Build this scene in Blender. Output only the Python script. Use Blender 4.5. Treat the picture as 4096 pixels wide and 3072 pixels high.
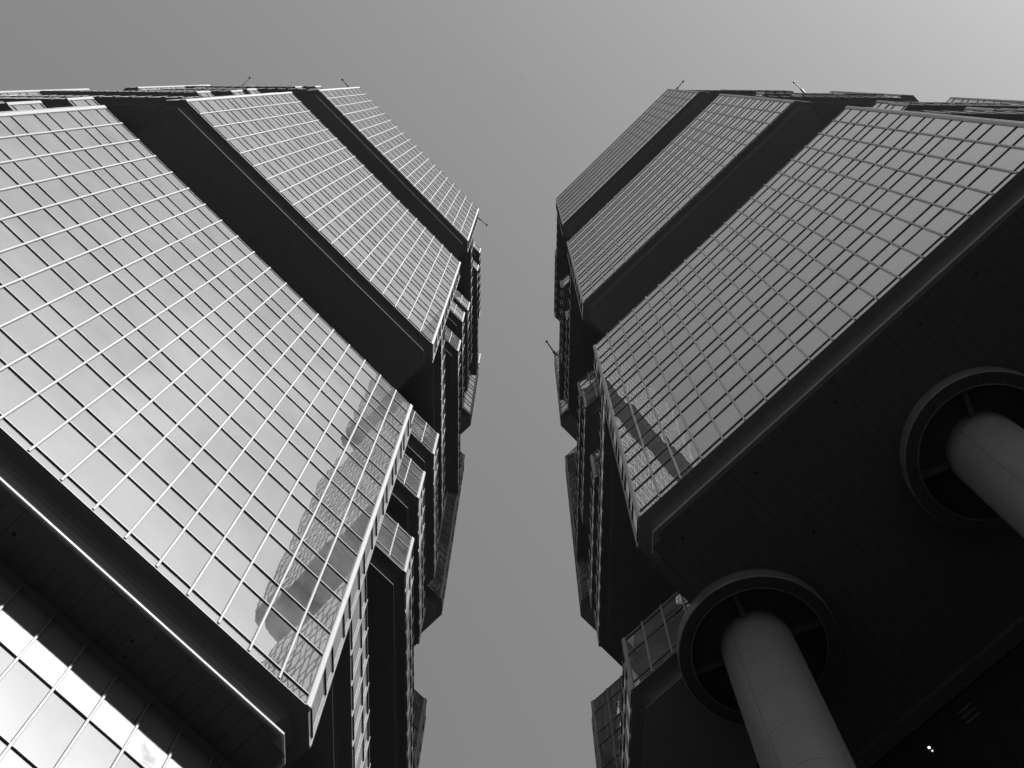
import bpy, math, random
from mathutils import Matrix, Vector

random.seed(7)
scene = bpy.context.scene
for o in list(bpy.data.objects):
    bpy.data.objects.remove(o, do_unlink=True)

# ------------------------------------------------------------------ camera
EYE = 1.6
PITCH, ROLL, YAW = math.radians(76.7439), math.radians(2.2444), math.radians(1.6317)
cp, sp = math.cos(PITCH), math.sin(PITCH)
fw, up, rt = Vector((0, cp, sp)), Vector((0, -sp, cp)), Vector((1, 0, 0))
cr, sr = math.cos(ROLL), math.sin(ROLL)
right, upv = cr * rt + sr * up, -sr * rt + cr * up
RZ = Matrix.Rotation(YAW, 3, 'Z')
right, upv, fwd = RZ @ right, RZ @ upv, RZ @ fw
cam = bpy.data.cameras.new("camera")
cam.sensor_fit = 'HORIZONTAL'
cam.sensor_width = 36.0
FPX = 5251.3
cam.lens = FPX / 4096 * 36.0
cam.clip_start, cam.clip_end = 0.1, 6000
camo = bpy.data.objects.new("camera", cam)
scene.collection.objects.link(camo)
m = Matrix((right, upv, -fwd)).transposed().to_4x4()
m.translation = Vector((0, 0, EYE))
camo.matrix_world = m
scene.camera = camo

# ------------------------------------------------------------------ light
SUN_EL = math.radians(43)
SUN_H = Vector((1.0, -0.995, 0)).normalized()
SUN = Vector((SUN_H.x * math.cos(SUN_EL), SUN_H.y * math.cos(SUN_EL), math.sin(SUN_EL)))
sl = bpy.data.lights.new("sun", 'SUN')
sl.energy = 3.5
sl.angle = math.radians(0.5)
sl.color = (1, 1, 1)
so = bpy.data.objects.new("sun", sl)
scene.collection.objects.link(so)
so.rotation_euler = (-SUN).to_track_quat('-Z', 'Y').to_euler()

world = bpy.data.worlds.new("World")
scene.world = world
world.use_nodes = True
wn, wl = world.node_tree.nodes, world.node_tree.links
wn.clear()
sky = wn.new('ShaderNodeTexSky')
sky.sky_type = 'NISHITA'
sky.sun_disc = False
sky.sun_elevation = SUN_EL
sky.sun_rotation = math.atan2(SUN_H.x, SUN_H.y)
sky.air_density = 1.0
sky.dust_density = 1.35
sky.ozone_density = 1.0
sep = wn.new('ShaderNodeSeparateColor')
wl.new(sky.outputs[0], sep.inputs[0])
# black-and-white film behind a red filter: mostly the red channel
def wmath(op, a, b, clamp=False):
    n = wn.new('ShaderNodeMath'); n.operation = op; n.use_clamp = clamp
    for i, v in enumerate((a, b)):
        if v is None: continue
        if isinstance(v, (int, float)): n.inputs[i].default_value = v
        else: wl.new(v, n.inputs[i])
    return n.outputs[0]
bw = wmath('ADD', wmath('MULTIPLY', sep.outputs[0], 0.75), wmath('MULTIPLY', sep.outputs[1], 0.25))
# thin scattered cloud on a flat layer
geo = wn.new('ShaderNodeTexCoord')
sx = wn.new('ShaderNodeSeparateXYZ'); wl.new(geo.outputs['Generated'], sx.inputs[0])
zc = wmath('MAXIMUM', sx.outputs[2], 0.06)
cx = wn.new('ShaderNodeCombineXYZ')
wl.new(wmath('ADD', wmath('DIVIDE', sx.outputs[0], zc), 0.215), cx.inputs[0])
wl.new(wmath('ADD', wmath('DIVIDE', sx.outputs[1], zc), 0.115), cx.inputs[1])
cx.inputs[2].default_value = 23.9
nz = wn.new('ShaderNodeTexNoise'); nz.inputs['Scale'].default_value = 2.6
nz.inputs['Detail'].default_value = 7; nz.inputs['Roughness'].default_value = 0.6
wl.new(cx.outputs[0], nz.inputs['Vector'])
cr_ = wn.new('ShaderNodeMapRange'); cr_.inputs[1].default_value = 0.57; cr_.inputs[2].default_value = 0.82
wl.new(nz.outputs[0], cr_.inputs[0])
# the cloud bank stands on the sunward side only
bank = wn.new('ShaderNodeMapRange'); bank.inputs[1].default_value = 0.30; bank.inputs[2].default_value = 0.62
wl.new(wmath('DIVIDE', wmath('SUBTRACT', sx.outputs[0], sx.outputs[1]), zc), bank.inputs[0])
cloudy = wmath('MULTIPLY', wmath('MULTIPLY', cr_.outputs[0], bank.outputs[0]), 3.0)
tot = wmath('ADD', bw, cloudy)
bg = wn.new('ShaderNodeBackground'); bg.inputs[1].default_value = 0.14
wl.new(tot, bg.inputs[0])
wo = wn.new('ShaderNodeOutputWorld'); wl.new(bg.outputs[0], wo.inputs[0])

vs = scene.view_settings
vs.view_transform = 'Standard'; vs.look = 'None'; vs.exposure = 0.90; vs.gamma = 1.0
vs.use_curve_mapping = False
scene.render.engine = 'CYCLES'
scene.cycles.max_bounces = 6
scene.cycles.glossy_bounces = 4
scene.cycles.diffuse_bounces = 3

# ------------------------------------------------------------------ materials
def new_mat(name):
    mt = bpy.data.materials.new(name); mt.use_nodes = True
    nt = mt.node_tree; nt.nodes.clear()
    out = nt.nodes.new('ShaderNodeOutputMaterial')
    return mt, nt, out

def principled(name, val, rough, metal=0.0, var=0.0, vscale=3.0, bump=0.0, bscale=40.0, spec=0.5):
    mt, nt, out = new_mat(name)
    b = nt.nodes.new('ShaderNodeBsdfPrincipled')
    b.inputs['Base Color'].default_value = (val, val, val, 1)
    b.inputs['Roughness'].default_value = rough
    b.inputs['Metallic'].default_value = metal
    b.inputs['Specular IOR Level'].default_value = spec
    nt.links.new(b.outputs[0], out.inputs[0])
    g = nt.nodes.new('ShaderNodeNewGeometry')
    if var:
        n = nt.nodes.new('ShaderNodeTexNoise'); n.inputs['Scale'].default_value = vscale
        n.inputs['Detail'].default_value = 6; n.inputs['Roughness'].default_value = 0.65
        nt.links.new(g.outputs['Position'], n.inputs['Vector'])
        mr = nt.nodes.new('ShaderNodeMapRange')
        mr.inputs[1].default_value, mr.inputs[2].default_value = 0.25, 0.75
        mr.inputs[3].default_value, mr.inputs[4].default_value = val * (1 - var), val * (1 + var)
        nt.links.new(n.outputs[0], mr.inputs[0])
        nt.links.new(mr.outputs[0], b.inputs['Base Color'])
    if bump:
        n2 = nt.nodes.new('ShaderNodeTexNoise'); n2.inputs['Scale'].default_value = bscale
        n2.inputs['Detail'].default_value = 3
        nt.links.new(g.outputs['Position'], n2.inputs['Vector'])
        bp = nt.nodes.new('ShaderNodeBump'); bp.inputs['Strength'].default_value = 1.0
        bp.inputs['Distance'].default_value = bump
        nt.links.new(n2.outputs[0], bp.inputs['Height'])
        nt.links.new(bp.outputs[0], b.inputs['Normal'])
    return mt

def mirror_glass(name, refl, dust, wave, wscale):
    """coated curtain-wall glass: a strong mirror with a thin film of dust"""
    mt, nt, out = new_mat(name)
    L = nt.links.new
    g = nt.nodes.new('ShaderNodeNewGeometry')
    mp = nt.nodes.new('ShaderNodeMapping'); mp.inputs['Scale'].default_value = (wscale, wscale, wscale * 0.8)
    L(g.outputs['Position'], mp.inputs[0])
    n = nt.nodes.new('ShaderNodeTexNoise'); n.inputs['Scale'].default_value = 1.0
    n.inputs['Detail'].default_value = 3; n.inputs['Roughness'].default_value = 0.45
    L(mp.outputs[0], n.inputs['Vector'])
    bp = nt.nodes.new('ShaderNodeBump'); bp.inputs['Strength'].default_value = 1.0
    bp.inputs['Distance'].default_value = wave
    L(n.outputs[0], bp.inputs['Height'])
    oi = nt.nodes.new('ShaderNodeObjectInfo')
    mr = nt.nodes.new('ShaderNodeMapRange')
    mr.inputs[3].default_value, mr.inputs[4].default_value = refl * 0.96, refl * 1.03
    L(oi.outputs['Random'], mr.inputs[0])
    gl = nt.nodes.new('ShaderNodeBsdfPrincipled')
    gl.inputs['Metallic'].default_value = 1.0; gl.inputs['Roughness'].default_value = 0.012
    L(mr.outputs[0], gl.inputs['Base Color']); L(bp.outputs[0], gl.inputs['Normal'])
    df = nt.nodes.new('ShaderNodeBsdfDiffuse')
    d2 = nt.nodes.new('ShaderNodeTexNoise'); d2.inputs['Scale'].default_value = 0.5
    d2.inputs['Detail'].default_value = 8; d2.inputs['Roughness'].default_value = 0.7
    L(g.outputs['Position'], d2.inputs['Vector'])
    dm = nt.nodes.new('ShaderNodeMapRange')
    dm.inputs[1].default_value, dm.inputs[2].default_value = 0.3, 0.75
    dm.inputs[3].default_value, dm.inputs[4].default_value = dust * 0.5, dust * 1.6
    L(d2.outputs[0], dm.inputs[0])
    df.inputs[0].default_value = (0.5, 0.5, 0.5, 1)
    mx = nt.nodes.new('ShaderNodeMixShader')
    L(dm.outputs[0], mx.inputs[0]); L(gl.outputs[0], mx.inputs[1]); L(df.outputs[0], mx.inputs[2])
    L(mx.outputs[0], out.inputs[0])
    return mt

M_GLASS = mirror_glass("mirror_glass", 0.495, 0.14, 0.0019, 1.0)
M_LGLASS = mirror_glass("tinted_lobby_glass", 0.40, 0.08, 0.0019, 1.0)
M_ALU = principled("pale_aluminium", 0.17, 0.5, 0.25, 0.06, 1.2, 0.0006, 30)
M_PALE = principled("pale_blotchy_panel", 0.36, 0.5, 0.0, 0.75, 1.1, 0, 1, 0.5)  # pale matte finish with random blotches for the top lobby row
M_BLACK = principled("black_joint_and_shade", 0.008, 0.9, spec=0.1)  # shade of transom undersides put in as black; also joints and dark fittings
M_STONE = principled("dark_granite_cladding", 0.06, 0.5, 0.0, 0.15, 2.5, 0.001, 60, 0.3)
M_SOFFIT = principled("granite_soffit", 0.07, 0.7, 0.0, 0.12, 1.5, 0.0012, 70, 0.2)
M_BOARD = principled("shade_toned_board", 0.032, 0.7, 0.0, 0.22, 4.0, 0.0012, 70, 0.2)  # shade of the lowest soffits put into the board tone; also ring ribs
M_RING = principled("black_ring_stone", 0.02, 0.6, 0.0, 0.2, 3.0, 0, 1, 0.2)
M_STEP = principled("grey_trim", 0.055, 0.6, 0.0, 0.3, 2.0, 0.001, 50, 0.3)  # right edge strip has its shade in this grey; also ring rims
M_CORE = principled("dark_recess_wall", 0.03, 0.6, 0.0, 0.2, 1.0, 0, 1, 0.2)
M_COL = principled("grey_column_granite", 0.072, 0.6, 0.0, 0.12, 2.6, 0.0015, 55, 0.3)
M_ROD = principled("dark_steel", 0.05, 0.45, 0.6)
M_DGLASS = principled("dark_lobby_glass", 0.01, 0.08, 0.0, 0, 1, 0, 1, 0.5)
M_PAVE = principled("city_ground", 0.20, 0.8, 0.0, 0.3, 0.02, 0.002, 20, 0.3)
M_ROAD = principled("dark_asphalt", 0.045, 0.85, 0.0, 0.3, 0.6, 0.002, 30, 0.3)
mt, nt, out = new_mat("lit_lamp")
em = nt.nodes.new('ShaderNodeEmission'); em.inputs[1].default_value = 6
nt.links.new(em.outputs[0], out.inputs[0]); M_LAMP = mt

# ------------------------------------------------------------------ mesh helpers
COL = scene.collection
class MB:
    def __init__(s): s.v, s.f, s.mi = [], [], []
    def quad(s, a, b, c, d, mi=0):
        i = len(s.v); s.v += [tuple(a), tuple(b), tuple(c), tuple(d)]; s.f.append((i, i+1, i+2, i+3)); s.mi.append(mi)
    def poly(s, pts, mi=0):
        i = len(s.v); s.v += [tuple(p) for p in pts]; s.f.append(tuple(range(i, i+len(pts)))); s.mi.append(mi)
    def add(s, verts, faces, mi):
        i = len(s.v); s.v += [tuple(p) for p in verts]
        for f, k in zip(faces, mi): s.f.append(tuple(i+q for q in f)); s.mi.append(k)
    def mesh(s, name, mats, smooth=False):
        me = bpy.data.meshes.new(name); me.from_pydata(s.v, [], s.f)
        for mt_ in mats: me.materials.append(mt_)
        me.polygons.foreach_set('material_index', s.mi)
        if smooth: me.polygons.foreach_set('use_smooth', [True]*len(s.f))
        me.update(); return me

def link(name, me, parent=None):
    o = bpy.data.objects.new(name, me); COL.objects.link(o)
    if parent is not None:
        o.parent = parent
        if parent.type == 'EMPTY': o.matrix_parent_inverse = Matrix.Translation(-parent.location)
    return o

BOXF = [(0,3,2,1),(4,5,6,7),(0,1,5,4),(1,2,6,5),(2,3,7,6),(3,0,4,7)]
def boxv(x0,x1,y0,y1,z0,z1):
    return [(x0,y0,z0),(x1,y0,z0),(x1,y1,z0),(x0,y1,z0),(x0,y0,z1),(x1,y0,z1),(x1,y1,z1),(x0,y1,z1)]

# unit pane: x,z in -.5..+.5, +y outwards, faint pillow shape as real glazing has
def pane_mesh(name, bulge):
    N = 4; mb = MB(); g = [[None]*(N+1) for _ in range(N+1)]
    for i in range(N+1):
        for j in range(N+1):
            x, z = i/N-.5, j/N-.5
            g[i][j] = len(mb.v); mb.v.append((x, bulge*(1-4*x*x)*(1-4*z*z), z))
    for i in range(N):
        for j in range(N):
            mb.f.append((g[i+1][j], g[i][j], g[i][j+1], g[i+1][j+1])); mb.mi.append(0)
    c4 = [(-.5,-.5),(.5,-.5),(.5,.5),(-.5,.5)]
    for q in range(4):
        (xa,za),(xb,zb) = c4[q], c4[(q+1)%4]
        mb.quad((xa,0,za),(xb,0,zb),(xb,-.03,zb),(xa,-.03,za))
    return mb.mesh(name, [M_GLASS], True), mb
ME_PANE, MB_PANE = pane_mesh("window_pane", 0.0035)
ME_SPAN, MB_SPAN = pane_mesh("spandrel_panel", 0.0022)
ME_SILL, MB_SILL = pane_mesh("sill_panel", 0.001)

# unit mullion: width x, depth y (outer face y=0), z 0..1 ; rounded outer corners
def mullion_mesh(name, w, d, r):
    mb = MB(); h = w/2
    prof = [(-h,-d),(-h,-r),(-h+r*.3,-r*.3),(-h+r,0),(h-r,0),(h-r*.3,-r*.3),(h,-r),(h,-d)]
    n = len(prof); base = [(x,y,0) for x,y in prof]; top = [(x,y,1) for x,y in prof]
    mb.v = base+top
    for i in range(n): mb.f.append((i,(i+1)%n,n+(i+1)%n,n+i)); mb.mi.append(0)
    mb.f.append(tuple(range(n-1,-1,-1))); mb.mi.append(0); mb.f.append(tuple(range(n,2*n))); mb.mi.append(0)
    return mb.mesh(name, [M_ALU]), mb
ME_MUL, MB_MUL = mullion_mesh("mullion", 0.078, 0.16, 0.015)
ME_CMUL, MB_CMUL = mullion_mesh("corner_mullion", 0.22, 0.20, 0.05)
# unit transom: x -.5...5, light nose over an underside whose shade is put in as black
def transom_mesh():
    mb = MB()
    mb.add(boxv(-.5,.5,-.12,-.012,0,.045), BOXF, [1,0,0,0,0,0])
    mb.add(boxv(-.5,.5,-.12,-.026,-.032,-.001), BOXF, [1]*6)
    return mb.mesh("transom", [M_ALU, M_BLACK]), mb
ME_TRA, MB_TRA = transom_mesh()

def recolour(me, mt_):
    c = me.copy(); c.materials[0] = mt_; return c
PROTO = {'pale_panel': (recolour(ME_SPAN, M_PALE), MB_SPAN), 'lobby_pane': (recolour(ME_PANE, M_LGLASS), MB_PANE), 'lobby_spandrel': (recolour(ME_SPAN, M_LGLASS), MB_SPAN),
         'shaded_mullion': (recolour(ME_MUL, M_CORE), MB_MUL),
         'window_pane': (ME_PANE, MB_PANE), 'spandrel_panel': (ME_SPAN, MB_SPAN), 'sill_panel': (ME_SILL, MB_SILL),
         'mullion': (ME_MUL, MB_MUL), 'corner_mullion': (ME_CMUL, MB_CMUL), 'transom': (ME_TRA, MB_TRA)}
CAP = {'pale_panel': 60, 'lobby_pane': 120, 'lobby_spandrel': 120, 'shaded_mullion': 60, 'window_pane': 300, 'spandrel_panel': 300, 'sill_panel': 120, 'mullion': 280, 'corner_mullion': 80, 'transom': 280}

RI = Matrix((right, upv, fwd))
def project(p):
    c = RI @ (Vector(p) - Vector((0, 0, EYE)))
    if c.z <= 0.1: return None
    return (2048 + FPX*c.x/c.z, 1536 - FPX*c.y/c.z, c.length)

# ------------------------------------------------------------------ tower geometry
FL, VIS, SIL = 3.985, 2.50, 0.56
CX, CY, HH = -30.80, 27.00, 25.35          # plan centre and half width of the left tower
MIRX = -0.96

class Tower:
    def __init__(s, mirror, name, label):
        s.mir = mirror
        c = s.P2((CX, CY))
        s.root = bpy.data.objects.new(name, None); COL.objects.link(s.root)
        s.root.location = (c[0], c[1], 0)
        s.root['label'] = label; s.root['category'] = 'tower'
        s.specs = []
    def P2(s, p): return (MIRX - p[0], p[1]) if s.mir else (p[0], p[1])
    def D2(s, d): return (-d[0], d[1]) if s.mir else (d[0], d[1])
    def P3(s, p, z):
        q = s.P2(p); return (q[0], q[1], z + EYE)

    # one glazed wall between plan points a and b; z0 is the underside
    def facade(s, bay, a, b, n, z0, floors, nb, top=0.0, ends=(True, True), detail=True):
        a, b, n = Vector(s.P2(a)), Vector(s.P2(b)), Vector(s.D2(n)).normalized()
        u = (b-a); L = u.length; u /= L
        w = L/nb; z0 += EYE
        X = Vector((n.y, -n.x))
        def put(kind, c2, z, sx, sz, jit=True):
            M = Matrix(((X.x, n.x, 0, c2.x), (X.y, n.y, 0, c2.y), (0, 0, 1, z), (0, 0, 0, 1)))
            if jit:
                M = M @ Matrix.Rotation(random.gauss(0, .0016), 4, 'X') @ Matrix.Rotation(random.gauss(0, .0016), 4, 'Z')
            M = M @ Matrix.Diagonal((sx, 1, sz, 1))
            s.specs.append((kind, bay, M, sx*sz if jit else max(sx, .1)*max(sz, .1), (c2.x, c2.y, z)))
        lines = [z0 + SIL]
        rows = [('sill_panel', z0+.03, z0+SIL)]
        z = z0 + SIL
        for f in range(floors):
            rows.append(('window_pane', z, z+VIS)); lines.append(z+VIS)
            rows.append(('spandrel_panel', z+VIS, z+FL)); z += FL
            if f < floors-1 or top > .05: lines.append(z)
        if top > .05: rows.append(('sill_panel', z, z+top)); z += top
        z1 = z
        off = n * (-0.055)
        for i in range(nb):
            c2 = a + u*(w*(i+.5)) + off
            for kind, za, zb in rows:
                put(kind, c2, (za+zb)/2, w-.07, (zb-za)-.02)
        mid = a + u*(L/2)
        for zl in lines: put('transom', mid, zl, L-.05, 1, False)
        for i in range(nb+1):
            corner = i in (0, nb)
            if corner and not ends[0 if i == 0 else 1]: continue
            if corner and nb > 1: put('corner_mullion', a+u*(w*i)+n*.012, z0+.01, 1, z1-z0+.06, False)
            else: put('mullion', a+u*(w*i), z0+.10, 1, z1-z0, False)
        # aluminium sill along the lower edge, part of the wall frame
        return z1

    # body: walls behind the glazing, cove, step strip, soffit, roof slab
    def body(s, name, poly, z0, z1, step=2, fh=.06, drop=1.17, ins=.46):
        """poly: open outline (plan) running from the core round the bay and back to the core"""
        pts = [Vector(p) for p in poly]
        m_ = len(pts)
        def offset(d):
            res = []
            for i in range(m_):
                if i == 0: e = (pts[1]-pts[0]).normalized(); nrm = Vector((-e.y, e.x)); res.append(pts[0]+nrm*d); continue
                if i == m_-1: e = (pts[-1]-pts[-2]).normalized(); nrm = Vector((-e.y, e.x)); res.append(pts[-1]+nrm*d); continue
                e1 = (pts[i]-pts[i-1]).normalized(); e2 = (pts[i+1]-pts[i]).normalized()
                n1 = Vector((-e1.y, e1.x)); n2 = Vector((-e2.y, e2.x))
                bis = (n1+n2); bis /= (1+n1.dot(n2)); res.append(pts[i]+bis*d)
            return res
        mb = MB()
        def band(d0, h0, d1, h1, mi):
            A, B = offset(d0), offset(d1)
            for i in range(m_-1):
                mb.quad(s.P3(A[i], h0), s.P3(A[i+1], h0), s.P3(B[i+1], h1), s.P3(B[i], h1), mi)
        band(.13, z0+.03, .13, z1-.02, 0)                 # wall behind the panes
        band(.02, z0, .02, z0+.032, 1); band(.02, z0+.032, .13, z0+.032, 1)   # sill lip
        band(.02, z1-.03, .02, z1, 1); band(.02, z1-.03, .13, z1-.03, 1)
        # recessed shadow gap round the underside, then the dropped soffit with its thin edge strip
        prof = [(.02, 0), (.34, 0)]
        for k in range(1, 7):
            t = k/6*math.pi/2
            prof.append((.34+(ins+.1)*math.sin(t), -drop*.38*(1-math.cos(t))))
        prof += [(ins+.44, -drop+fh), (ins, -drop+fh)]
        for (d0, h0), (d1, h1) in zip(prof, prof[1:]): band(d0, z0+h0, d1, z0+h1, 2)
        band(ins, z0-drop+fh, ins, z0-drop, step); band(ins, z0-drop, ins+.06, z0-drop, step)
        S = offset(ins+.06)
        mb.poly([s.P3(p, z0-drop+.005) for p in S], 3)
        mb.poly([s.P3(p, z1) for p in offset(.02)], 0)
        me = mb.mesh(name, [M_CORE, M_ALU, M_STONE, M_SOFFIT, M_STEP])
        return link(name, me, s.root), offset

    def finish(s):
        by = {}
        for sp_ in s.specs: by.setdefault(sp_[0], []).append(sp_)
        for kind, lst in by.items():
            sc = []
            for sp_ in lst:
                pr = project(sp_[4])
                vis = 0
                if pr and -150 < pr[0] < 4250 and -150 < pr[1] < 3222:
                    n = Vector((sp_[2][0][1], sp_[2][1][1])); d = Vector((-sp_[4][0], -sp_[4][1]))
                    k = n.dot(d)/pr[2]
                    vis = sp_[3]*max(k, 0)/pr[2]**2
                sc.append((-vis, len(sc), sp_))
            sc.sort(key=lambda q: q[:2])
            me, pmb = PROTO[kind]
            rest = MB()
            for rank, (v, _, sp_) in enumerate(sc):
                if rank < CAP[kind] and v < 0:
                    o = link(kind, me, sp_[1]); o.matrix_basis = sp_[2]
                else:
                    M = sp_[2]
                    rest.add([M @ Vector(p) for p in pmb.v], pmb.f, pmb.mi)
            if rest.v:
                o = link(kind, rest.mesh(kind+"_rest", list(me.materials), kind.endswith(('pane', 'panel'))), s.root)
                o['kind'] = 'stuff'
                if kind == 'window_pane': o.data.name = 'window_panes'

def refl(p): return (CX-(p[1]-CY), CY-(p[0]-CX))     # mirror across the tower's own diagonal
def reflv(d): return (-d[1], -d[0])

XG = CX + HH                                            # gap-side plane (-5.45)
def build_tower(mirror, name, label, LB, LF, roofz):
    t = Tower(mirror, name, label)
    D45 = .5**.5
    # --- corner bay facing the viewer (SE of the left tower)
    c0, c1 = (-5.48, 16.27), (-20.08, 1.66)
    ch0, ch1 = (-5.48, 17.50), (-21.31, 1.66)
    DEP = 9.0
    bk0, bk1 = (ch0[0]-DEP*D45, ch0[1]+DEP*D45), (ch1[0]-DEP*D45, ch1[1]+DEP*D45)
    bays = []
    for i, (z0, fl) in enumerate(LB):
        z1 = z0 + SIL + fl*FL
        bay, off = t.body('projecting_bay', [bk1, ch1, c1, c0, ch0, bk0], z0, z1, step=(2 if i else 4 if mirror else 1), fh=(.06 if i else .25 if mirror else .10))  # right tower's pale edge strip is greyed to hold its shade
        bays.append(bay)
        t.facade(bay, c1, c0, (1, -1), z0, fl, 19)
        t.facade(bay, c0, ch0, (1, 0), z0, fl, 1, ends=(False, True))
        t.facade(bay, ch1, c1, (0, -1), z0, fl, 1, ends=(True, False))
    # --- neighbouring corner bays (far one on the gap side, rear one beyond the viewer's left)
    f0, f1 = (XG, 36.45), (XG, 37.70)
    fb = (XG-7*D45*1.0, 36.45-7*D45)                      # inner flank root
    g1 = (XG-20.65*D45, 37.70+20.65*D45)
    for (z0, fl) in LF:
        z1 = z0 + SIL + fl*FL
        pts = [fb, f0, f1, g1]
        bay, _ = t.body('projecting_bay', pts, z0, z1)
        t.facade(bay, fb, f0, (1, -1), z0, fl, 6, ends=(True, True))
        t.facade(bay, f0, f1, (1, 0), z0, fl, 1, ends=(False, True))
        t.facade(bay, f1, g1, (1, 1), z0, fl, 19, ends=(False, True))
        pr = [refl(p) for p in pts]
        bay, _ = t.body('projecting_bay', pr[::-1], z0, z1)
        t.facade(bay, pr[0], pr[1], (1, -1), z0, fl, 6)
        t.facade(bay, pr[1], pr[2], (0, -1), z0, fl, 1, ends=(False, True))
        t.facade(bay, pr[2], pr[3], (-1, -1), z0, fl, 19, ends=(False, True))
    # --- one-storey arms that wrap the straight sides
    low, high = (LB, LF) if not mirror else (LF, LB)
    arms = []
    AH = SIL + FL + .2
    for (zb, nb_), (zf, nf) in zip(LB, LF):
        zbt, zft = zb+SIL+nb_*FL-AH, zf+SIL+nf*FL-AH
        if not mirror:
            arms += [(zb, 23.37, 31.75, 1, 1), (zf, 17.52, 30.65, 0, 1), (zbt, 23.35, 36.43, 1, 0), (zft, 22.25, 30.63, 1, 1)]
        else:
            if zf > 45: arms += [(zf, 22.25, 30.63, 1, 1)]
            arms += [(zb, 23.37, 36.43, 1, 0), (zft, 17.52, 30.65, 0, 1), (zbt, 23.37, 31.75, 1, 1)]
    K = 4.6
    for z0, ya, yb, ea, eb in arms:
        A, B = (XG, ya), (XG, yb)
        RA = (XG-K, ya-K) if ea else (XG-K, ya)
        RB = (XG-K, yb+K) if eb else (XG-K, yb)
        for fl_ in (lambda p: p, refl):
            rf = fl_ is refl
            pts = [fl_(p) for p in (RA, A, B, RB)]
            bay, _ = t.body('storey_arm', pts[::-1] if rf else pts, z0, z0+AH)
            nv = (lambda d: reflv(d)) if rf else (lambda d: d)
            if ea: t.facade(bay, pts[0], pts[1], nv((1, -1)), z0, 1, 6, .2, ends=(False, True))
            t.facade(bay, pts[1], pts[2], nv((1, 0)), z0, 1, max(1, round((yb-ya)/1.08)), .2, ends=(False, bool(eb)))
            if eb: t.facade(bay, pts[2], pts[3], nv((1, 1)), z0, 1, 6, .2, ends=(False, False))
    # --- recessed core
    mb = MB(); r = HH-4.5; q = r*math.tan(math.pi/8)
    oc = [(q,-r),(r,-q),(r,q),(q,r),(-q,r),(-r,q),(-r,-q),(-q,-r)]
    oc = [(CX+x, CY+y) for x, y in oc]
    zlo = LB[0][0] - 1.1
    for i in range(8):
        mb.quad(t.P3(oc[i], zlo), t.P3(oc[(i+1) % 8], zlo), t.P3(oc[(i+1) % 8], roofz), t.P3(oc[i], roofz))
    mb.poly([t.P3(p, roofz) for p in oc])
    link('core_wall', mb.mesh('core_wall', [M_CORE]), t.root)
    return t, bays

L_B = [(31.70, 8), (79.68, 9), (131.75, 8)]
L_F = [(39.72, 8), (87.72, 9), (139.9, 8)]
R_B = [(47.30, 8), (95.25, 9), (147.1, 8)]
R_F = [(39.72, 8), (87.72, 9), (140.2, 8)]
left, lbays = build_tower(False, 'office_tower', 'sunlit mirror-glass office tower with pale mullions, standing left of the gap', L_B, L_F, 171)
rightt, rbays = build_tower(True, 'office_tower', 'shaded mirror-glass office tower raised on round stone columns, right of the gap', R_B, R_F, 178)

D45 = .5**.5
NB = Vector((D45, -D45)); UB = Vector((D45, D45))        # face normal and direction of the near bay (left frame)
F0 = Vector((-20.08, 1.66))
def fpt(along, depth):                                   # along the near face from its rear corner, depth inwards
    p = F0 + UB*along - NB*depth
    return (p.x, p.y)

# ------------------------------------------------------------------ left tower: lobby wall under the bay
mb = MB()
zt, zs = 29.05, 31.70-1.17
for (d, za, zb, mi) in ((2.30, zt, zs+.01, 1), (2.16, -EYE, zt, 1)):  # dark upper strip: shade above the sun line put into the wall colour
    mb.quad(left.P3(fpt(-3, d), za), left.P3(fpt(21.5, d), za), left.P3(fpt(21.5, d), zb), left.P3(fpt(-3, d), zb), mi)
mb.quad(left.P3(fpt(-3, 2.30), zt), left.P3(fpt(21.5, 2.30), zt), left.P3(fpt(21.5, 2.16), zt), left.P3(fpt(-3, 2.16), zt), 1)
mb.quad(left.P3(fpt(21.5, 2.16), -EYE), left.P3(fpt(21.5, 12), -EYE), left.P3(fpt(21.5, 12), zs), left.P3(fpt(21.5, 2.16), zs), 1)
lobby = link('lobby_wall', mb.mesh('lobby_wall', [M_ALU, M_CORE]), left.root)
zl = [29.05, 27.90]
while zl[-1] > 2: zl += [zl[-1]-2.62, zl[-1]-2.62-1.15]
W = 1.08
PH = 0.175
nrm = Vector((NB.x, NB.y)); Xl = Vector((nrm.y, -nrm.x))
def lput(kind, along, z, sx, sz, depth, jit):
    c = fpt(along, depth); me = PROTO[kind][0]
    M = Matrix(((Xl.x, nrm.x, 0, c[0]), (Xl.y, nrm.y, 0, c[1]), (0, 0, 1, z+EYE), (0, 0, 0, 1)))
    if jit: M = M @ Matrix.Rotation(random.gauss(0, .0015), 4, 'X') @ Matrix.Rotation(random.gauss(0, .0015), 4, 'Z')
    left.specs.append((kind, lobby, M @ Matrix.Diagonal((sx, 1, sz, 1)), sx*sz if jit else .1*max(sx, sz), (c[0], c[1], z+EYE)))
for i in range(-3, 20):
    x = i*W + PH
    for k in range(len(zl)-1):
        if zl[k+1] < 14 and i > 0 and k > 8: continue
        lput('pale_panel' if k == 0 else 'lobby_pane' if zl[k]-zl[k+1] > 1.5 else 'lobby_spandrel', x+W/2, (zl[k]+zl[k+1])/2, W-.07, zl[k]-zl[k+1]-.02, 2.06+.055, True)
    lput('mullion', x, zl[-1], 1, zl[0]-zl[-1]+.08, 2.06, False)
    lput('shaded_mullion', x, zt+.1, 1, zs-zt-.1, 2.20, False)  # shade above the sun line put into a darker mullion copy
for z in zl[1:]: lput('transom', 8.2, z, 23.5, 1, 2.06, False)

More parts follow.
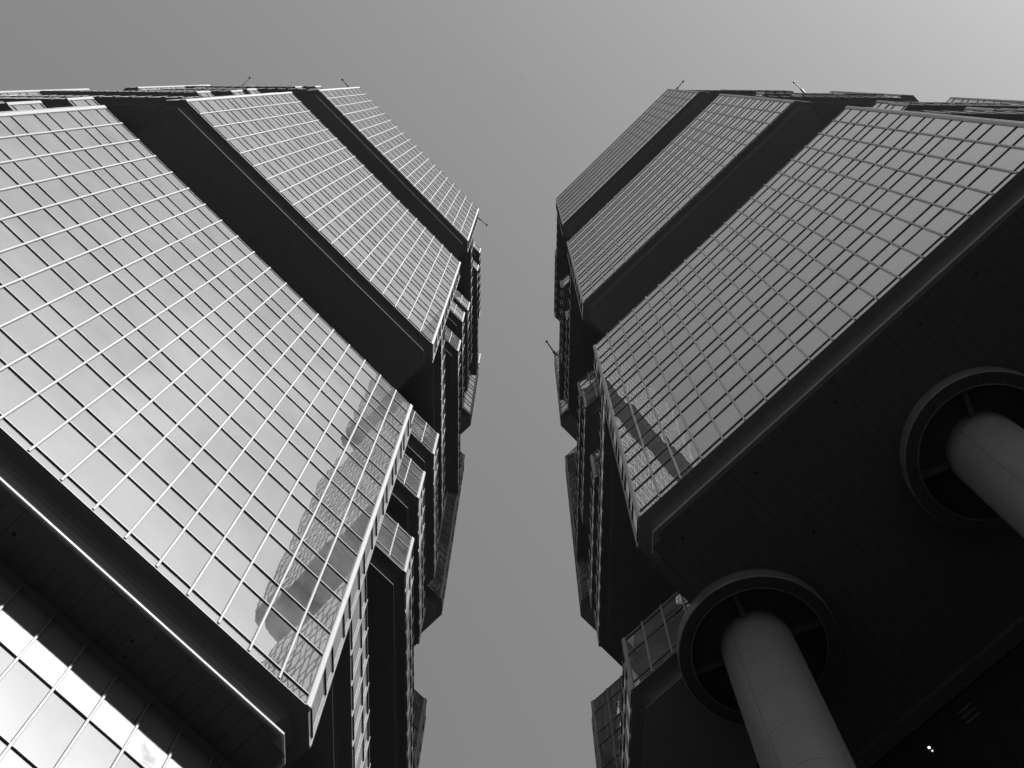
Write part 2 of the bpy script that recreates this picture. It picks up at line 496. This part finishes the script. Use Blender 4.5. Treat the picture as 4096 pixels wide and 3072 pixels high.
# ------------------------------------------------------------------ soffit boards under the two lowest near bays
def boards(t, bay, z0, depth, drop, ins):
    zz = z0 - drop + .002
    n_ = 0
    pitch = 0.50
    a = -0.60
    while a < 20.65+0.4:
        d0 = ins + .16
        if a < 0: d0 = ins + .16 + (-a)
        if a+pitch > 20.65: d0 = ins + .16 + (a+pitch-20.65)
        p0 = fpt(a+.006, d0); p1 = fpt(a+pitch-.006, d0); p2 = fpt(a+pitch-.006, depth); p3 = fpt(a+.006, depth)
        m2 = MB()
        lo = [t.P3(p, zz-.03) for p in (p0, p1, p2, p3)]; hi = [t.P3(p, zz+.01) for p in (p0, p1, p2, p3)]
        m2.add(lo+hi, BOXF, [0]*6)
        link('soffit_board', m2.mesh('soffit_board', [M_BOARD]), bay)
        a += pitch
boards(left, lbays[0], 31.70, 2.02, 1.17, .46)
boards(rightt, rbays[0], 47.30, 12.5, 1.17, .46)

# deep soffit and recessed wall below the right tower
zs_r = 47.30-1.165
mb = MB()
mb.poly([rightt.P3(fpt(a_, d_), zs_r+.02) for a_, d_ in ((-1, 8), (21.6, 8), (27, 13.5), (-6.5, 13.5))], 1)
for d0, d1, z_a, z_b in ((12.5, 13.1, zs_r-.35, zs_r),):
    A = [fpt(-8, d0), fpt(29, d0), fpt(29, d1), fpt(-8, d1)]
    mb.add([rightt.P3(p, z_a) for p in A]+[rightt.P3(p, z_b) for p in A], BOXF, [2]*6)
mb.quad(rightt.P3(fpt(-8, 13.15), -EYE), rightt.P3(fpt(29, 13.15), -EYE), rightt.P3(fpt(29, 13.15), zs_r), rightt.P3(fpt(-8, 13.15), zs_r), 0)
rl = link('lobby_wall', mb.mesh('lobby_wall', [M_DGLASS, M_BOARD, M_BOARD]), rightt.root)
ME_DMUL = ME_MUL.copy(); ME_DMUL.materials[0] = M_BLACK
nr2 = Vector(rightt.D2(NB)); Xr = Vector((nr2.y, -nr2.x))
for i in range(-4, 27):
    c = rightt.P2(fpt(i*1.08, 13.02))
    M = Matrix(((Xr.x, nr2.x, 0, c[0]), (Xr.y, nr2.y, 0, c[1]), (0, 0, 1, 0), (0, 0, 0, 1))) @ Matrix.Diagonal((.6, 1, zs_r-.4+EYE, 1))
    o = link('mullion', ME_DMUL, rl); o.matrix_basis = M

# ------------------------------------------------------------------ columns with ring capitals
def lathe(prof, c, seg=64, mats=None):
    mb = MB()
    for (r0, h0, mi), (r1, h1, _) in zip(prof, prof[1:]):
        if mi is None: continue
        for k in range(seg):
            a0, a1 = 2*math.pi*k/seg, 2*math.pi*(k+1)/seg
            P = lambda r, h, a: (c[0]+r*math.cos(a), c[1]+r*math.sin(a), h+EYE)
            if r0 < 1e-6: mb.poly([P(r0, h0, a0), P(r1, h1, a0), P(r1, h1, a1)], mi)
            elif r1 < 1e-6: mb.poly([P(r0, h0, a0), P(r1, h1, a0), P(r0, h0, a1)], mi)
            else: mb.quad(P(r0, h0, a0), P(r0, h0, a1), P(r1, h1, a1), P(r1, h1, a0), mi)
    return mb
def wrapcol(along, depth):
    c = rightt.P2(fpt(along, depth))
    # shaft in stone drums with real joints
    prof = [(1.38, -EYE, 0)]
    z = -EYE
    while z < zs_r-.3:
        zn = min(z+2.45, zs_r-.02)
        prof += [(1.38, zn-.012, 0), (1.368, zn-.010, 0), (1.368, zn+.002, 0), (1.38, zn+.004, 0)]
        z = zn
    mb = lathe(prof, c)
    col = link('column', mb.mesh('column', [M_COL], True), rightt.root)
    for poly in col.data.polygons: poly.use_smooth = True
    # vertical joints, two per drum ring
    for ang in (3.75, 0.61, 2.2, 5.3):
        m2 = MB()
        ca, sa = math.cos(ang), math.sin(ang)
        for wv in (0,):
            p = [(c[0]+1.381*math.cos(ang-.004), c[1]+1.381*math.sin(ang-.004)), (c[0]+1.381*math.cos(ang+.004), c[1]+1.381*math.sin(ang+.004)),
                 (c[0]+1.36*math.cos(ang+.004), c[1]+1.36*math.sin(ang+.004)), (c[0]+1.36*math.cos(ang-.004), c[1]+1.36*math.sin(ang-.004))]
            m2.add([(x, y, 0) for x, y in p]+[(x, y, zs_r+EYE) for x, y in p], BOXF, [0]*6)
        link('shaft_joint', m2.mesh('shaft_joint', [M_BLACK]), col)
    zb = zs_r-.73
    cap = [(3.03, zs_r-.031, 0), (3.03, zb+.03, 0), (3.0, zb, 1), (2.95, zb, 1), (2.58, zb+.02, 1), (2.56, zb+.01, 0), (2.52, zb+.01, 1), (2.52, zb+.64, 1), (1.3, zb+.66, 1)]
    mb = lathe(cap, c, 72)
    ring = link('ring_capital', mb.mesh('ring_capital', [M_STEP, M_RING], False), col)
    for poly in ring.data.polygons: poly.use_smooth = False
    # radial ribs across the ring and spokes inside it
    for k in range(20):
        a = 2*math.pi*(k+.3)/20; da = .0075
        m2 = MB()
        p = [(c[0]+r*math.cos(a+s_), c[1]+r*math.sin(a+s_)) for r, s_ in ((2.60, -da), (2.96, -da), (2.96, da), (2.60, da))]
        m2.add([(x, y, zb-.012+EYE) for x, y in p]+[(x, y, zb+.03+EYE) for x, y in p], BOXF, [0]*6)
        link('ring_rib', m2.mesh('ring_rib', [M_BOARD]), col)
    for k in range(4):
        a = math.pi/4+math.pi/2*k+.35
        ux, uy = math.cos(a), math.sin(a); vx, vy = -uy, ux
        m2 = MB()
        p = [(c[0]+ux*r+vx*s_, c[1]+uy*r+vy*s_) for r, s_ in ((1.36, -.09), (2.53, -.09), (2.53, .09), (1.36, .09))]
        m2.add([(x, y, zb+.3+EYE) for x, y in p]+[(x, y, zb+.68+EYE) for x, y in p], BOXF, [0]*6)
        link('ring_spoke', m2.mesh('ring_spoke', [M_BOARD]), col)
# positions measured along the near face: a row parallel to it
def along_of(xw, yw):
    p = Vector((MIRX-xw, yw))-F0
    return p.dot(UB), -p.dot(NB)
a1_, d1_ = along_of(9.03, 20.85)
for k in range(3): wrapcol(a1_-11.05*k, d1_)

# downlights in the soffits, dark when off; one lit lamp on the right lobby wall
def disc(t, name, p, z, r, mat, parent, seg=16):
    mb = MB()
    ring0 = [(p[0]+r*math.cos(2*math.pi*k/seg), p[1]+r*math.sin(2*math.pi*k/seg)) for k in range(seg)]
    mb.poly([(x, y, z+EYE) for x, y in ring0], 0)
    for k in range(seg):
        a, b = ring0[k], ring0[(k+1) % seg]
        mb.quad((a[0], a[1], z+EYE), (b[0], b[1], z+EYE), (b[0], b[1], z+.03+EYE), (a[0], a[1], z+.03+EYE), 0)
    return link(name, mb.mesh(name, [mat]), parent)
RAYS = lambda px, py: (right*((px-2048)/FPX) + upv*((1536-py)/FPX) + fwd)
def on_soffit(px, py, z):
    v = RAYS(px, py); return (v.x*z/v.z, v.y*z/v.z)
zr = zs_r-.036
for px, py in ((3905, 1097), (3684, 1295), (3341, 1607), (2732, 2153), (3023, 1894), (3255, 2129)):
    disc(rightt, 'downlight', on_soffit(px, py, zr), zr-.012, .055, M_BLACK, rbays[0])
zlft = 31.70-1.168-.03
for px, py in ((56, 2137), (529, 2565), (500, 2628)):
    disc(left, 'downlight', on_soffit(px, py, zlft), zlft-.012, .05, M_BLACK, lbays[0])
def on_rwall(px, py, depth):
    v = RAYS(px, py); n = Vector((nr2.x, nr2.y, 0)); q = rightt.P2(fpt(0, depth))
    k = (n.x*q[0]+n.y*q[1])/(v.dot(n)); return v*k
lp = on_rwall(3717, 2991, 13.06)
disc(rightt, 'wall_lamp', (lp.x, lp.y), lp.z, .035, M_LAMP, rl)

# reflected light dashes put in as thin grey bars on the right lobby wall
u_w = Vector((Xr.x, Xr.y, 0))
for px, py in ((3846, 2845), (3873, 2823), (3862, 2864), (3890, 2841), (3880, 2884), (3907, 2862)):
    c = on_rwall(px, py, 13.08)
    m2 = MB()
    p = [c - u_w*.16, c + u_w*.16]
    d_ = Vector((nr2.x, nr2.y, 0))*.04
    lo = [p[0]-d_, p[1]-d_, p[1]+d_, p[0]+d_]
    m2.add([(q.x, q.y, q.z+EYE-.02) for q in lo]+[(q.x, q.y, q.z+EYE+.02) for q in lo], BOXF, [0]*6)
    link('reflection_dash', m2.mesh('reflection_dash', [M_STEP]), rl)

# rooftop rods that lean out over the corners
def rod(t, base, tip, r=.075):
    b, tp = Vector((base[0], base[1], base[2]+EYE)), Vector((tip[0], tip[1], tip[2]+EYE))
    ax = (tp-b).normalized(); q = ax.to_track_quat('Z', 'Y').to_matrix()
    mb = MB(); Ln = (tp-b).length
    prof = [(r*1.8, -.6), (r*1.8, Ln*.22), (r, Ln*.24), (r*.8, Ln*.93), (r*1.9, Ln*.94), (r*1.9, Ln)]
    seg = 8
    for (r0, h0), (r1, h1) in zip(prof, prof[1:]):
        for k in range(seg):
            a0, a1 = 2*math.pi*k/seg, 2*math.pi*(k+1)/seg
            P = lambda rr, h, a: b + q @ Vector((rr*math.cos(a), rr*math.sin(a), h))
            mb.quad(P(r0, h0, a0), P(r0, h0, a1), P(r1, h1, a1), P(r1, h1, a0))
    mb.poly([b + q @ Vector((r*1.9*math.cos(2*math.pi*k/seg), r*1.9*math.sin(2*math.pi*k/seg), Ln)) for k in range(seg)])
    link('lightning_rod', mb.mesh('lightning_rod', [M_ROD]), t.root)
zL, zR = L_B[2][0]+SIL+8*FL, R_B[2][0]+SIL+8*FL
zLf, zRf = L_F[2][0]+SIL+8*FL, R_F[2][0]+SIL+8*FL
rod(left, (-21.3, 1.75, zL), (-22.35, .75, zL+1.2))
rod(left, (-5.5, 17.4, zL), (-4.45, 18.45, zL+1.2))
rod(left, (-36.0, 1.75, zLf-.6), (-35.3, .65, zLf+1))
rod(rightt, (20.3, 1.7, zR), (21.35, .6, zR+1.2))
rod(rightt, (35.8, 1.7, zRf+.2), (34.8, .55, zRf+1.5))
rod(rightt, (4.65, 36.5, zRf), (3.4, 34.95, zRf+1.2), .1)

left.finish()
rightt.finish()

# ------------------------------------------------------------------ ground
mb = MB(); G = 3000
mb.quad((-G, -G, 0), (G, -G, 0), (G, G, 0), (-G, G, 0))
g = link('ground', mb.mesh('ground', [M_PAVE])); g['kind'] = 'structure'
g['label'] = 'pale ground of the city around the towers'; g['category'] = 'ground'
mb = MB()
mb.quad((-75, -45, .004), (75, -45, .004), (75, 95, .004), (-75, 95, .004))  # unseen asphalt sheet added to dim ground bounce on the low soffits
g = link('added_asphalt', mb.mesh('added_asphalt', [M_ROAD])); g['kind'] = 'structure'
g['label'] = 'unseen dark asphalt sheet added to cut ground bounce below the two towers'; g['category'] = 'added_asphalt'
